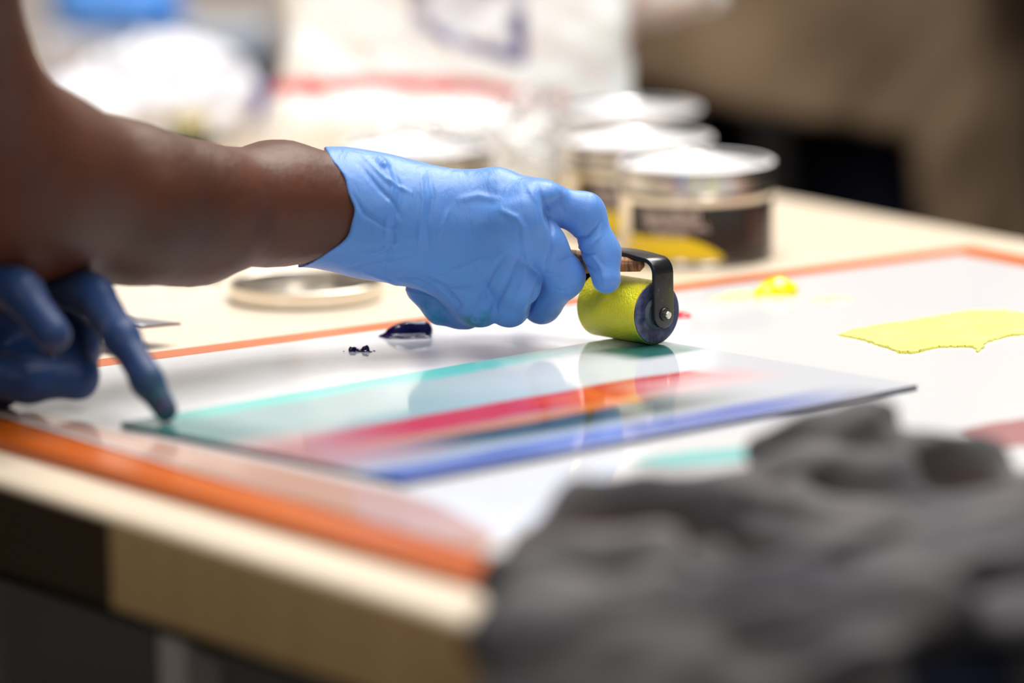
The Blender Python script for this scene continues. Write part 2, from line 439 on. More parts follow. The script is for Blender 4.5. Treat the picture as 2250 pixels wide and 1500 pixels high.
# ------------------------------------------------------------------ brayer
RR = .0156
AX = Vector((-.68, .733, 0)).normalized()                # from the near end to the far end
bz = empty('brayer', (0, 0, ZP), 0, label='small ink roller with lime yellow roller and black frame held on the plate', cat='brayer')
Fm = Matrix((AX.cross(Vector((0, 0, 1))), Vector((0, 0, 1)), AX)).transposed().to_4x4()  # local z = axis
FmT = Matrix.Translation((0, 0, RR+.0001)) @ Fm
RL = .040
def roller_mat():
    m = bpy.data.materials.new('lime_rubber'); m.use_nodes = True
    n, l = nodes(m); b = n['Principled BSDF']; tc = n.new('ShaderNodeTexCoord')
    b.inputs['Roughness'].default_value = .22
    sx = n.new('ShaderNodeSeparateXYZ'); l.new(tc.outputs['Object'], sx.inputs[0])
    nz = n.new('ShaderNodeTexNoise'); nz.inputs['Scale'].default_value = 60; l.new(tc.outputs['Object'], nz.inputs['Vector'])
    # ink picked up near the bottom and near the end
    a = n.new('ShaderNodeMapRange'); a.inputs[1].default_value = .014; a.inputs[2].default_value = .001; l.new(sx.outputs[2], a.inputs[0])
    vm = n.new('ShaderNodeVectorMath'); vm.operation = 'DOT_PRODUCT'; vm.inputs[1].default_value = tuple(AX); l.new(tc.outputs['Object'], vm.inputs[0])
    c = n.new('ShaderNodeMapRange'); c.inputs[1].default_value = .034; c.inputs[2].default_value = .0; l.new(vm.outputs['Value'], c.inputs[0])
    mu = n.new('ShaderNodeMath'); mu.operation = 'MULTIPLY'; l.new(a.outputs[0], mu.inputs[0]); l.new(c.outputs[0], mu.inputs[1])
    m2 = n.new('ShaderNodeMath'); m2.operation = 'MULTIPLY_ADD'; m2.use_clamp = True; l.new(nz.outputs[0], m2.inputs[0]); m2.inputs[1].default_value = .3; l.new(mu.outputs[0], m2.inputs[2])
    rp = n.new('ShaderNodeValToRGB'); e = rp.color_ramp.elements
    e[0].position = .12; e[0].color = (*srgb(244, 232, 24), 1); e[1].position = .95; e[1].color = (*srgb(110, 172, 50), 1)
    k = e.new(.5); k.color = (*srgb(232, 230, 34), 1)
    l.new(m2.outputs[0], rp.inputs[0]); l.new(rp.outputs[0], b.inputs['Base Color'])
    mp = n.new('ShaderNodeMapping'); mp.inputs['Scale'].default_value = (1, 1, .3)
    # ridged texture
    wn = n.new('ShaderNodeTexNoise'); wn.inputs['Scale'].default_value = 1400; wn.inputs['Detail'].default_value = 2; wn.inputs['Distortion'].default_value = .4
    bp = n.new('ShaderNodeBump'); bp.inputs['Strength'].default_value = 1.0; bp.inputs['Distance'].default_value = .0012
    l.new(tc.outputs['Object'], mp.inputs[0]); l.new(mp.outputs[0], wn.inputs['Vector']); l.new(wn.outputs[0], bp.inputs['Height']); l.new(bp.outputs[0], b.inputs['Normal'])
    return m
bm = bmesh.new(); lathe(bm, [(RR-.004, 0), (RR-.0005, 0), (RR, .0004)] + [(RR, RL*k/12) for k in range(1, 12)] + [(RR, RL-.0004), (RR-.0005, RL), (RR-.004, RL)], 128, FmT)
from_bm('roller', bm, roller_mat(), bz, True, 40)
for z0, s in ((0, 1), (RL, -1)):
    bm = bmesh.new(); z = z0
    lathe(bm, [(0, z-.0002*s), (.0086, z-.0002*s), (.0092, z-.0004*s), (RR-.0006, z-.0004*s), (RR-.0003, z+.0002*s), (RR-.003, z+.002*s), (0, z+.002*s)], 96, FmT)
    c = from_bm('end_disc', bm, M['navy_rubber'], bz, True, 35)
    bm = bmesh.new(); lathe(bm, [(0, z-.0016*s), (.0068, z-.0016*s), (.0078, z-.0006*s), (.0080, z-.0002*s), (0, z-.0002*s)], 64, FmT)
    from_bm('hub', bm, M['washer'], bz, True, 35)
# bracket: a strap bent over the roller (profile in the x(z-axis)-height plane, width across)
def strap(pts, half, th, name, m, round_ends=True):
    """pts: list of (axis position, height) centre line; strap lies across local x; half = half width"""
    bm = bmesh.new(); rows = []
    P = [Vector((a, b)) for a, b in pts]
    S = [0]
    for a, b in zip(P, P[1:]): S.append(S[-1]+(b-a).length)
    tot = S[-1]
    for i, p in enumerate(P):
        t = (P[min(i+1, len(P)-1)]-P[max(i-1, 0)]).normalized(); nrm = Vector((-t.y, t.x))
        e = min(S[i], tot-S[i]); hw = half if e >= half else math.sqrt(max(half*half-(half-e)**2, 1e-9))
        q = []
        for sx, sn in ((-1, -1), (1, -1), (1, 1), (-1, 1)):
            c = p + nrm*sn*th/2
            q.append(bm.verts.new(FmT @ Vector((sx*hw, c.y, c.x))))
        rows.append(q)
    for a, b in zip(rows, rows[1:]):
        for k in range(4): bm.faces.new((a[k], a[(k+1) % 4], b[(k+1) % 4], b[k]))
    bm.faces.new(rows[0]); bm.faces.new(rows[-1][::-1])
    bmesh.ops.recalc_face_normals(bm, faces=bm.faces)
    sharp = [e for e in bm.edges if len(e.link_faces) == 2 and e.calc_face_angle(0) > 1.0]
    bmesh.ops.bevel(bm, geom=sharp, offset=.0004, segments=2, profile=.5, affect='EDGES')
    return from_bm(name, bm, m, bz, True, 45)
gap, top, br = .0046, .0265, .0065
pts = []
for t in np.concatenate([np.linspace(0, .0065, 9), [.012, .018]]): pts.append((-gap, -.0072+t))
pts.append((-gap, top-br))
for k in range(1, 8): a = math.pi/2*k/7; pts.append((-gap+br*(1-math.cos(a)), top-br+br*math.sin(a)))
mid = [(x, top+.0012*math.sin((x-.002)/.036*math.pi)) for x in np.linspace(.004, .036, 7)]
pts += mid
full = pts + [(RL-a, b) for a, b in pts[::-1] if a < .003]
strap(full, .0064, .0022, 'frame', M['bracket'])
bm = bmesh.new(); lathe(bm, [(0, -gap-.0045), (.0015, -gap-.0045), (.0019, -gap-.0041), (.0019, 0), (0, 0)], 40, FmT @ Matrix.Translation((-.0002, 0, 0)))
from_bm('axle_pin', bm, M['pin'], bz, True, 35)
bm = bmesh.new(); lathe(bm, [(0, -gap-.0022), (.0030, -gap-.0022), (.0034, -gap-.0017), (.0034, -gap-.001), (0, -gap-.001)], 40, FmT)
from_bm('washer', bm, M['black_metal'], bz, True, 35)
# wooden handle inside the fist: starts under the strap
hs = Vector(aty(1416, 583, .004)) - Vector((0, 0, ZP)); he = Vector(aty(1090, 566, .018)) - Vector((0, 0, ZP))
d = (he-hs); Lh = d.length
Hm = Matrix.Translation(hs) @ d.to_track_quat('Z', 'Y').to_matrix().to_4x4()
bm = bmesh.new(); lathe(bm, [(0, 0), (.0016, .0002), (.0028, .002), (.0034, .006), (.0042, .02), (.0055, .030), (.006, .04), (.006, Lh-.01), (.0045, Lh-.003), (0, Lh)], 32, Hm)
for v in bm.verts: v.co += Vector(noise.noise_vector(v.co*900))*.0006
from_bm('handle', bm, M['handle_wood'], bz, True)

# ------------------------------------------------------------------ worker at the left (arms, gloved hands)
pxr = lambda r, Y: r/ (FPX/(Y-CAM[1])/1.0)     # pixel radius to metres
def J(px, py, Y, rpx): return (aty(px, py, Y), rpx*(Y-CAM[1])/FPX)
wk = empty('person', (-.75, -.35, 0), 0, label='person with brown arms and blue gloves leaning in from the left', cat='person')
wkl = Vector(wk.location)
arm = [J(1000, 470, .0, 40), J(850, 468, .0, 60), J(790, 466, 0, 76), J(745, 457, -.002, 94), J(600, 453, -.02, 114), J(420, 460, -.055, 134), J(250, 434, -.09, 152), J(90, 405, -.12, 176), J(-40, 390, -.14, 200)]
upper = [J(-40, 390, -.14, 200), J(-140, 160, -.17, 196), J(-190, -60, -.19, 208), J(-330, -700, -.22, 260), J(-480, -1150, -.22, 290)]
sh_r = upper[-1][0]
sh_l = sh_r + np.array([-.10, .36, 0.02])
larm = [J(-20, 640, -.10, 90), J(-160, 600, -.06, 120), J(-420, 500, .02, 150), J(-800, 380, .08, 190)]
lup = [larm[-1], (sh_l, .055)]
chest = (sh_r+sh_l)/2 + np.array([-.10, 0, -.06])
pelvis = np.array([-1.05, -.25, .92])
head = (sh_r+sh_l)/2 + np.array([.08, 0, .20])
def body(p):
    f = chain(p, arm, .02)
    f = smin(f, chain(p, upper, .02), .035)
    # small swell of the forearm near the elbow and the wrist bone
    f = smin(f, cap(p, J(300, 470, -.085, 10)[0], J(420, 480, -.06, 10)[0], .030, .026), .02)
    f = smin(f, ell(p, aty(615, 350, -.01), (.013, .009, .007)), .012)
    g = chain(p, larm, .02); g = smin(g, chain(p, lup, .02), .03)
    t = chain(p, [(chest+np.array([0, -.10, 0]), .13), (chest+np.array([0, .10, 0]), .13)], .05)
    t = smin(t, cap(p, chest, pelvis, .14, .15), .08)
    t = smin(t, cap(p, sh_r, chest, .06, .12), .05); t = smin(t, cap(p, sh_l, chest, .06, .12), .05)
    t = smin(t, cap(p, (sh_r+sh_l)/2, head-np.array([.02, 0, .06]), .06, .055), .03)
    t = smin(t, ell(p, head, (.10, .078, .12)), .02)
    t = smin(t, ell(p, head+np.array([.10, 0, -.01]), (.02, .014, .03)), .015)
    for s in (-.1, .1):
        t = smin(t, chain(p, [(pelvis+np.array([0, s, -.02]), .10), (np.array([-.92, -.25+s, .5]), .065), (np.array([-1.0, -.25+s, .09]), .045)], .02), .04)
        t = smin(t, cap(p, np.array([-1.0, -.25+s, .045]), np.array([-.84, -.25+s, .04]), .04, .035), .03)
    t = smin(t, np.minimum(f, g), .03)
    # muscle and tendon unevenness
    return t
def bp_(P, Q):
    N = vnormals(P, Q); return P + N*(wob(P, 70, 2)*.0012)[:, None]
def loc(o):   # geometry was made in world space: shift into the thing's frame
    me = o.data; v = np.empty(len(me.vertices)*3, np.float32); me.vertices.foreach_get('co', v)
    v = v.reshape(-1, 3) - np.array(o.parent.location, np.float32); me.vertices.foreach_set('co', v.ravel()); me.update(); return o
P, Q = nets(body, (-1.30, -.62, 0.0), (.04, .45, 1.62), .009, 3)
P = bp_(P, Q)
loc(link('body', np_mesh('body', P, Q), M['skin'], wk))
def off(parts, r):
    return lambda p: parts(p) - r
def shirt(p):
    t = chain(p, [(chest+np.array([0, -.10, 0]), .13), (chest+np.array([0, .10, 0]), .13)], .05)
    t = smin(t, cap(p, chest, pelvis, .14, .15), .08)
    t = smin(t, cap(p, sh_r, chest, .075, .12), .05); t = smin(t, cap(p, sh_l, chest, .075, .12), .05)
    t = smin(t, cap(p, sh_r, upper[3][0], .07, .068), .03); t = smin(t, cap(p, sh_l, (sh_l+larm[-1][0])/2, .07, .062), .03)
    return np.maximum(t-.012+wob(p, 22)*.006, -(p[:, 2]-.86))
loc(sdf_obj('shirt', shirt, (-1.40, -.62, .80), (-.1, .60, 1.50), .014, M['dark_shirt'], wk))
def trousers(p):
    t = None
    for s in (-.1, .1):
        c = chain(p, [(pelvis+np.array([0, s, -.02]), .11), (np.array([-.92, -.25+s, .5]), .08), (np.array([-1.0, -.25+s, .10]), .065)], .02)
        t = c if t is None else smin(t, c, .04)
    t = smin(t, ell(p, pelvis, (.15, .19, .12)), .04)
    return np.maximum(t-.008+wob(p, 30)*.004, p[:, 2]-.96)
loc(sdf_obj('trousers', trousers, (-1.35, -.62, .03), (-.7, .15, 1.0), .014, M['navy'], wk))
for s in (-.1, .1):
    bm = bmesh.new(); box(bm, (-.13, -.048, 0), (.15, .048, .095), .03, 3)
    for v in bm.verts: v.co.z *= (1 if v.co.x < 0 else 1-.35*v.co.x/.15)
    so = from_bm('shoe', bm, M['black_metal'], wk, True); so.location = (-.97+.75, -.25+s+.35, .0)
def hair(p): return np.maximum(ell(p, head+np.array([-.018, 0, .018]), (.105, .086, .120)), -(p@np.array([-.6, 0, .8])-(head@np.array([-.6, 0, .8]))-.0)) 
loc(sdf_obj('hair', hair, head-.16, head+.16, .01, M['hair'], wk))

# ---- right glove
G = {}
def Jg(*a): return J(*a)
palm = [
    [Jg(850, 468, .0, 94), Jg(1090, 440, .0, 68), Jg(1178, 446, .0, 47)],
    [Jg(850, 470, .0, 96), Jg(1136, 505, -.010, 47)],
    [Jg(850, 484, .0, 98), Jg(1090, 570, -.009, 52)],
    [Jg(850, 502, .0, 98), Jg(1015, 622, -.002, 50)],
]
fingers = [
    [Jg(1178, 446, .0, 44), Jg(1284, 468, .0, 42), Jg(1322, 555, -.004, 38), Jg(1332, 612, -.010, 33)],
    [Jg(1136, 500, -.010, 46), Jg(1196, 545, -.010, 49), Jg(1238, 608, -.004, 45), Jg(1190, 668, .010, 40), Jg(1150, 640, .028, 36)],
    [Jg(1098, 560, -.010, 48), Jg(1138, 625, -.012, 48), Jg(1118, 672, -.004, 43), Jg(1070, 670, .014, 38), Jg(1040, 640, .026, 34)],
    [Jg(1030, 612, -.004, 48), Jg(1056, 668, -.004, 47), Jg(1010, 680, .010, 38), Jg(950, 650, .024, 32)],
]
thumb = [Jg(900, 500, .028, 70), Jg(1050, 540, .042, 56), Jg(1170, 575, .046, 44), Jg(1235, 590, .036, 38)]
wrist = [Jg(880, 478, .0, 98), Jg(800, 468, .0, 106), Jg(735, 457, -.002, 121), Jg(640, 455, -.01, 132)]
inner = [Jg(900, 478, .0, 84), Jg(800, 468, .0, 97), Jg(735, 457, -.002, 115), Jg(600, 455, -.015, 130)]
hw = [Jg(926, 634, .010, 34), Jg(968, 680, .008, 30), Jg(1030, 694, .008, 28)]
knob = aty(1140, 492, -.024)
knob2 = aty(1178, 425, -.010)
def px_of_x(p): return 1125 + (p[:, 0]-CAM[0])*FPX/(p[:, 1]-CAM[1])
ZC = aty(760, 455, 0)[2]
def rglove(p):
    f = None
    for c in palm:
        d = chain(p, c); f = d if f is None else smin(f, d, .010)
    f = smin(f, chain(p, wrist, .01), .018)
    f = smin(f, cap(p, thumb[0][0], thumb[1][0], thumb[0][1], thumb[1][1]), .012)
    f = smin(f, ell(p, knob, (.010, .004, .009)), .010)
    f = smin(f, ell(p, knob2, (.012, .008, .006)), .008)
    out = f
    for i, c in enumerate(fingers):
        k = (.008, .011, .012, .012)[i]
        out = smin(out, smin(f, chain(p, c, .0045), k), .0012) if i else smin(f, chain(p, c, .0055), k)
    out = smin(out, chain(p, thumb, .006), .004)
    out = smin(out, chain(p, hw, .005), .003)
    out = smin(out, cap(p, aty(822, 352, -.004), aty(842, 362, -.014), .0022, .0016), .003)
    # hollow cuff
    out = smax(out, -chain(p, inner, .01), .0012)
    # rim of the cuff: dips on the camera side, sweeps back at top and bottom
    z = (p[:, 2]-ZC)
    edge_x = aty(781, 455, 0)[0] - np.where(z > 0, 26*(z/.028)**2, 60*(np.abs(z)/.027)**2.0)*.00022*2.2 + .0006*np.sin(z*420)
    # back side of the cuff sits further left
    edge_x = edge_x - np.clip(p[:, 1], 0, .04)*.35
    out = smax(out, (edge_x - p[:, 0])*.85, .0014)
    return out + wob(p, 160, 4, 5)*.00028
# folds on the camera side: polylines in the photo, (points, half width mm, height mm)
FOLDS = [
    ([(1180, 408), (1203, 462), (1214, 505), (1210, 560), (1196, 600)], 1.1, -1.0),
    ([(1158, 408), (1180, 445), (1192, 480)], 1.6, .5),
    ([(1225, 415), (1233, 440), (1240, 470)], 1.0, -.45),
    ([(1258, 527), (1290, 520), (1312, 500), (1320, 485)], 1.0, -1.2),
    ([(1268, 545), (1300, 535), (1318, 518)], 1.2, .7),
    ([(1262, 548), (1285, 560), (1305, 558)], .9, -.8),
    ([(1275, 575), (1300, 590), (1310, 600)], .8, -.6),
    ([(1300, 560), (1322, 590), (1330, 630)], 1.0, .5),
    ([(1100, 462), (1135, 478), (1150, 500), (1152, 540)], 1.8, .9),
    ([(1150, 520), (1160, 580), (1140, 640), (1120, 690)], 1.4, .6),
    ([(1188, 600), (1178, 640), (1160, 690)], 1.3, -1.0),
    ([(1195, 600), (1230, 604), (1272, 600)], .8, -.35),
    ([(1200, 630), (1236, 640), (1268, 630)], .8, -.4),
    ([(1190, 570), (1230, 575), (1262, 560)], .8, -.3),
    ([(1065, 640), (1080, 600), (1110, 560)], 1.6, -.6),
    ([(1075, 700), (1098, 650), (1125, 600), (1140, 560)], 1.6, -.9),
    ([(1040, 705), (1058, 660), (1080, 620)], 1.2, .6),
    ([(1000, 700), (1010, 670), (985, 640), (950, 622)], 1.4, -1.1),
    ([(960, 600), (1010, 590), (1060, 570)], 1.4, .5),
    ([(935, 612), (985, 630), (1040, 625)], 1.2, -.6),
    ([(985, 462), (975, 490), (962, 515)], 1.1, .8),
    ([(1005, 440), (1050, 430), (1100, 440)], 2.2, .6),
    ([(940, 372), (952, 430), (938, 500), (945, 560)], 1.4, -.6),
    ([(925, 380), (930, 440), (920, 520), (925, 590)], 1.3, .6),
    ([(862, 365), (880, 420), (868, 480), (862, 540), (850, 600)], 1.5, -.9),
    ([(845, 352), (862, 410), (850, 480), (846, 550)], 1.3, .7),
    ([(790, 360), (830, 410), (868, 450), (880, 480)], 1.3, -.7),
    ([(800, 345), (850, 395), (905, 425)], 1.2, .6),
    ([(770, 420), (800, 470), (850, 500), (900, 505)], 1.3, -.5),
    ([(780, 560), (830, 555), (880, 530), (930, 525)], 1.4, .6),
    ([(760, 590), (830, 580), (900, 560)], 1.2, -.6),
    ([(870, 610), (920, 615), (960, 640)], 1.2, -.8),
    ([(900, 640), (940, 650), (985, 672)], 1.0, .6),
    ([(800, 600), (850, 615), (900, 640)], 1.0, .5),
    ([(1000, 520), (1030, 560), (1040, 600)], 2.0, -.35),
    ([(1060, 500), (1085, 530), (1100, 560)], 2.4, -.5),
]
def foldsF(P, Q):
    N = vnormals(P, Q)
    # project to photo coordinates
    d = P - CAM
    c, s = math.cos(TH), math.sin(TH)
    yy = c*d[:, 1] - s*d[:, 2]; zz = s*d[:, 1] + c*d[:, 2]
    x = d[:, 0]/yy*FPX; y = zz/yy*FPX
    c, s = math.cos(-RO), math.sin(-RO); x, y = c*x - s*y, s*x + c*y
    U = np.stack([1125+x, 750-y], 1)
    amp = np.zeros(len(P))
    for pts, wd, ht in FOLDS:
        best = np.full(len(P), 1e9); tt = np.zeros(len(P)); L = 0
        tot = sum(math.dist(a, b) for a, b in zip(pts, pts[1:]))
        for a, b in zip(pts, pts[1:]):
            a_ = np.array(a, float); ba = np.array(b, float)-a_; l2 = ba@ba
            t = np.clip((U-a_)@ba/l2, 0, 1); q = U-a_-t[:, None]*ba; dd = np.hypot(q[:, 0], q[:, 1])
            m = dd < best; best[m] = dd[m]; tt[m] = (L + t[m]*math.sqrt(l2))/tot; L += math.sqrt(l2)
        wpx = wd*3.7
        amp += 1.35*ht*.001*np.exp(-(best/wpx)**2)*np.sin(np.pi*np.clip(tt*.94+.03, 0, 1))**.6
    m = np.clip((-N[:, 1]+.25)/.35, 0, 1)
    return P + N*(amp*m)[:, None]
gm = glove_mat('blue_nitrile', srgb(84, 136, 208), [(np.array(aty(1232, 606, -.024))-np.array(wkl), .0035, srgb(90, 60, 110)), (np.array(aty(1045, 716, -.012))-np.array(wkl), .013, srgb(16, 120, 146)), (np.array(aty(950, 690, .005))-np.array(wkl), .016, srgb(30, 120, 170))])
go = loc(sdf_obj('glove', rglove, (-.185, -.055, ZP+.001), (.005, .075, .876), .00075, gm, wk, post=foldsF))
go['label'] = 'blue glove gripping the ink roller'
# rolled bead of the cuff top
# ---- left glove
LF_ = [
    [J(120, 615, -.11, 60), J(205, 650, -.135, 46), J(268, 742, -.165, 39), J(325, 838, -.182, 34), J(364, 901, -.190, 28)],
    [J(-40, 590, -.15, 70), J(50, 645, -.175, 46), J(115, 735, -.19, 40)],
    [J(90, 660, -.10, 60), J(170, 760, -.12, 50), J(168, 828, -.14, 46), J(60, 835, -.15, 50), J(-60, 815, -.15, 52)],
    [J(20, 690, -.09, 60), J(60, 790, -.11, 52), J(0, 845, -.13, 46), J(-80, 830, -.13, 46)],
    [J(-60, 690, -.09, 60), J(-70, 800, -.10, 48), J(-130, 840, -.12, 40)],
]
lp = [[J(-120, 600, -.06, 120), J(110, 640, -.10, 60)], [J(-120, 620, -.06, 120), J(20, 690, -.10, 70)], [J(-120, 640, -.07, 120), J(-40, 700, -.10, 80)], [J(-420, 500, .02, 158), J(-120, 600, -.06, 122)]]
def lglove(p):
    f = None
    for c in lp:
        d = chain(p, c); f = d if f is None else smin(f, d, .012)
    out = f
    for c in LF_: out = np.minimum(out, smin(f, chain(p, c, .005), .007))
    return out + wob(p, 190, 3, 5)*.0006
gl = glove_mat('blue_nitrile_stained_shaded', srgb(27, 56, 104), [(np.array(aty(350, 890, -.19))-np.array(wkl), .022, srgb(24, 70, 78)), (np.array(aty(362, 895, -.197))-np.array(wkl), .008, srgb(60, 30, 80)), (np.array(aty(372, 925, -.19))-np.array(wkl), .010, srgb(0, 110, 110))])  # base colour darkened to paint in the shade; fingertip inks are stains
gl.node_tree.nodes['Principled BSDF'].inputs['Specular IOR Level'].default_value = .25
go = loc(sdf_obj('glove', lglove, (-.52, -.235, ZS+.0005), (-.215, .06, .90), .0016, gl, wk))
go['label'] = 'blue glove with painted-in shade pressing one finger on the plate corner'

# ------------------------------------------------------------------ ink tins
def text_on_cyl(txt, r, z, size, ang0, m, parent, name='lettering', bold=0.0, xs=1.0):
    cu = bpy.data.curves.new('t', 'FONT'); cu.body = txt; cu.size = size; cu.align_x = 'CENTER'; cu.extrude = .0; cu.offset = bold
    ob = bpy.data.objects.new('t', cu); COL.objects.link(ob)
    dg = bpy.context.evaluated_depsgraph_get(); me = bpy.data.meshes.new_from_object(ob.evaluated_get(dg))
    bpy.data.objects.remove(ob)
    bm = bmesh.new(); bm.from_mesh(me)
    bmesh.ops.solidify(bm, geom=bm.faces[:], thickness=.0002)
    for v in bm.verts:
        a = ang0 + v.co.x*xs/r; rr = r + .0001 + v.co.z
        v.co = Vector((rr*math.cos(a), rr*math.sin(a), z+v.co.y))
    bpy.data.meshes.remove(me)
    return from_bm(name, bm, m, parent)
def arc_band(bm, r, a0, a1, z0, z1, n=64, top=None):
    rows = []
    for i in range(n+1):
        t = i/n; a = a0+(a1-a0)*t; zt = top(t) if top else z1
        rows.append([bm.verts.new((r*math.cos(a), r*math.sin(a), z0)), bm.verts.new((r*math.cos(a), r*math.sin(a), zt)),
                     bm.verts.new(((r+.0002)*math.cos(a), (r+.0002)*math.sin(a), zt)), bm.verts.new(((r+.0002)*math.cos(a), (r+.0002)*math.sin(a), z0))])
    for a, b in zip(rows, rows[1:]):
        for k in range(4): bm.faces.new((a[k], b[k], b[(k+1) % 4], a[(k+1) % 4]))
    bmesh.ops.recalc_face_normals(bm, faces=bm.faces)
RC, HC = .0415, .0525
def tin(px, Y, label, rz=0, lab=M['yellow_lab']):
    x = -.0706+(px-1125)*(Y-CAM[1])/FPX
    t = empty('ink_tin', (x, Y, ZT), rz, label=label, cat='tin', group='round metal ink tins on the pale table')
    bm = bmesh.new(); lathe(bm, [(0, .0005), (RC-.002, .0005), (RC, .001), (RC+.0006, .0018), (RC, .003), (RC, .034), (RC+.0012, .036), (RC+.0014, .0385), (RC, .040), (RC-.0005, .043), (0, .043)], 96)
    from_bm('can_body', bm, M['gold_tin'], t, True, 50)
    bm = bmesh.new(); lathe(bm, [(0, .0493), (RC-.003, .0493), (RC-.0022, .0498), (RC-.0018, .0525), (RC, .053), (RC+.0012, .0525), (RC+.0014, .0495), (RC+.0014, .0405), (RC+.0008, .0402), (RC+.0004, .0405), (RC+.0002, .048), (0, .048)], 96)
    for f in bm.faces: f.material_index = 1 if f.calc_center_median().z > .0492 and f.normal.z > .3 else 0
    from_bm('lid', bm, [M['silver'], M['tin_top']], t, True, 50)
    bm = bmesh.new(); arc_band(bm, RC+.0001, R(-150), R(20), .0045, .0335)
    lb = from_bm('label_band', bm, M['label'], t, True, 60)
    bm = bmesh.new(); arc_band(bm, RC+.0004, R(-150), R(-72), .0045, .015, top=lambda q: .0165-.010*max(0, (q-.62)/.38)**1.6)
    from_bm('colour_patch', bm, lab, lb, True, 60)
    text_on_cyl('Speedball', RC+.0003, .0255, .0088, R(-112), M['print'], lb, bold=.0001)
    text_on_cyl('PROFESSIONAL', RC+.0003, .0205, .0054, R(-107), M['print'], lb)
    text_on_cyl('RELIEF INK', RC+.0003, .0168, .0040, R(-112), M['print'], lb)
    for k, z in enumerate(np.linspace(.009, .028, 8)):
        text_on_cyl('INK  ENCRE  TINTA', RC+.0003, z, .0018, R(-38), M['redprint'], lb)
    return t
tin(1538, .335, 'ink tin with black and yellow label nearest the roller, beside bare wood')
tin(1408, .432, 'lidded ink tin directly behind the black and yellow labelled tin', R(8))
tin(1388, .558, 'lidded ink tin farthest back, last of the row behind the labelled tin', R(-20))
tin(915, .41, 'lidded ink tin by the white bag, just above the gloved hand', R(100))
# open lid
lx = -.0706+(668-1125)*(.213-CAM[1])/FPX
bm = bmesh.new(); lathe(bm, [(0, .0003), (.038, .0003), (.0400, .0012), (.0405, .009), (.0398, .0094), (.0392, .009), (.0388, .002), (.037, .0013), (0, .0013)], 96)
o = from_bm('tin_lid', bm, M['gold_tin'], None, True, 50); o.location = (lx, .213, ZT)
tag(o, 'loose round tin lid lying upturned on the pale wood', 'lid')

# ------------------------------------------------------------------ ink blobs
def blob(name, c, parts, h, m, label, cat='ink', k=.002, nz=(400, .0004)):
    c = np.array(c)
    f = lambda p: np.maximum(_u([ell(p, c+np.array(o), r) for o, r in parts], k) + wob(p, nz[0], 1)*nz[1], -(p[:, 2]-c[2]))
    ext = max(max(abs(v) for v in o)+max(r) for o, r in parts)+.002
    lo = c - ext; hi = c + ext; lo[2] = c[2]-2*h; hi[2] = c[2]+min(ext, .03)
    o = sdf_obj(name, f, lo, hi, h, m, newton=1)
    return tag(o, label, cat)
def _u(ds, k):
    f = ds[0]
    for d in ds[1:]: f = smin(f, d, k)
    return f
c = atz(900, 738, ZS)
blob('ink_smear', c, [((0, 0, .001), (.010, .004, .0062)), ((-.006, -.001, .001), (.006, .004, .0045)), ((.006, .002, .002), (.0055, .004, .0055)), ((-.010, -.003, 0), (.003, .003, .0012)), ((.001, -.006, 0), (.009, .003, .0014)), ((-.008, .001, 0), (.006, .004, .0007))], .0004, M['navy_ink'], 'glossy dark navy ink dollop on the white slab near the hand')
c = atz(790, 771, ZS)
blob('ink_crumb', c, [((-.0035, 0, .0008), (.0018, .0014, .0015)), ((-.001, 0, .0004), (.0022, .001, .0008)), ((.0032, 0, .001), (.0018, .0015, .0016)), ((.001, -.0015, .0001), (.005, .0015, .0003))], .00025, M['navy_ink'], 'tiny crumbs of navy ink left of the larger dollop', nz=(1500, .0006), k=.0006)
c = atz(1706, 648, ZS)
blob('ink_dollop', c, [((0, 0, .002), (.010, .008, .006)), ((-.006, -.003, .001), (.006, .005, .004)), ((.007, .002, .002), (.004, .004, .004)), ((.001, .002, .006), (.005, .004, .003)), ((-.010, -.010, 0), (.004, .003, .001))], .0005, M['yellow_ink'], 'bright yellow ink dollop on the slab below the ink tins')
c = atz(1632, 653, ZS)
blob('ink_trace', c, [((0, 0, 0), (.016, .012, .0005)), ((.012, .004, 0), (.010, .008, .0006))], .0004, M['pale_yellow'], 'faint yellow ink smear left of the bright yellow dollop')
c = atz(1833, 656, ZS)
blob('ink_fleck', c, [((0, 0, 0), (.003, .004, .0012)), ((.005, -.002, 0), (.003, .003, .001)), ((-.006, -.004, 0), (.004, .003, .0008)), ((0, -.008, 0), (.006, .003, .0006))], .0004, M['pale_yellow'], 'pale yellow ink flecks right of the bright yellow dollop')
c = atz(1498, 695, ZS)
blob('ink_spot', c, [((0, 0, 0), (.0045, .006, .0022))], .0004, M['red_ink'], 'small red ink spot on the slab behind the roller end')
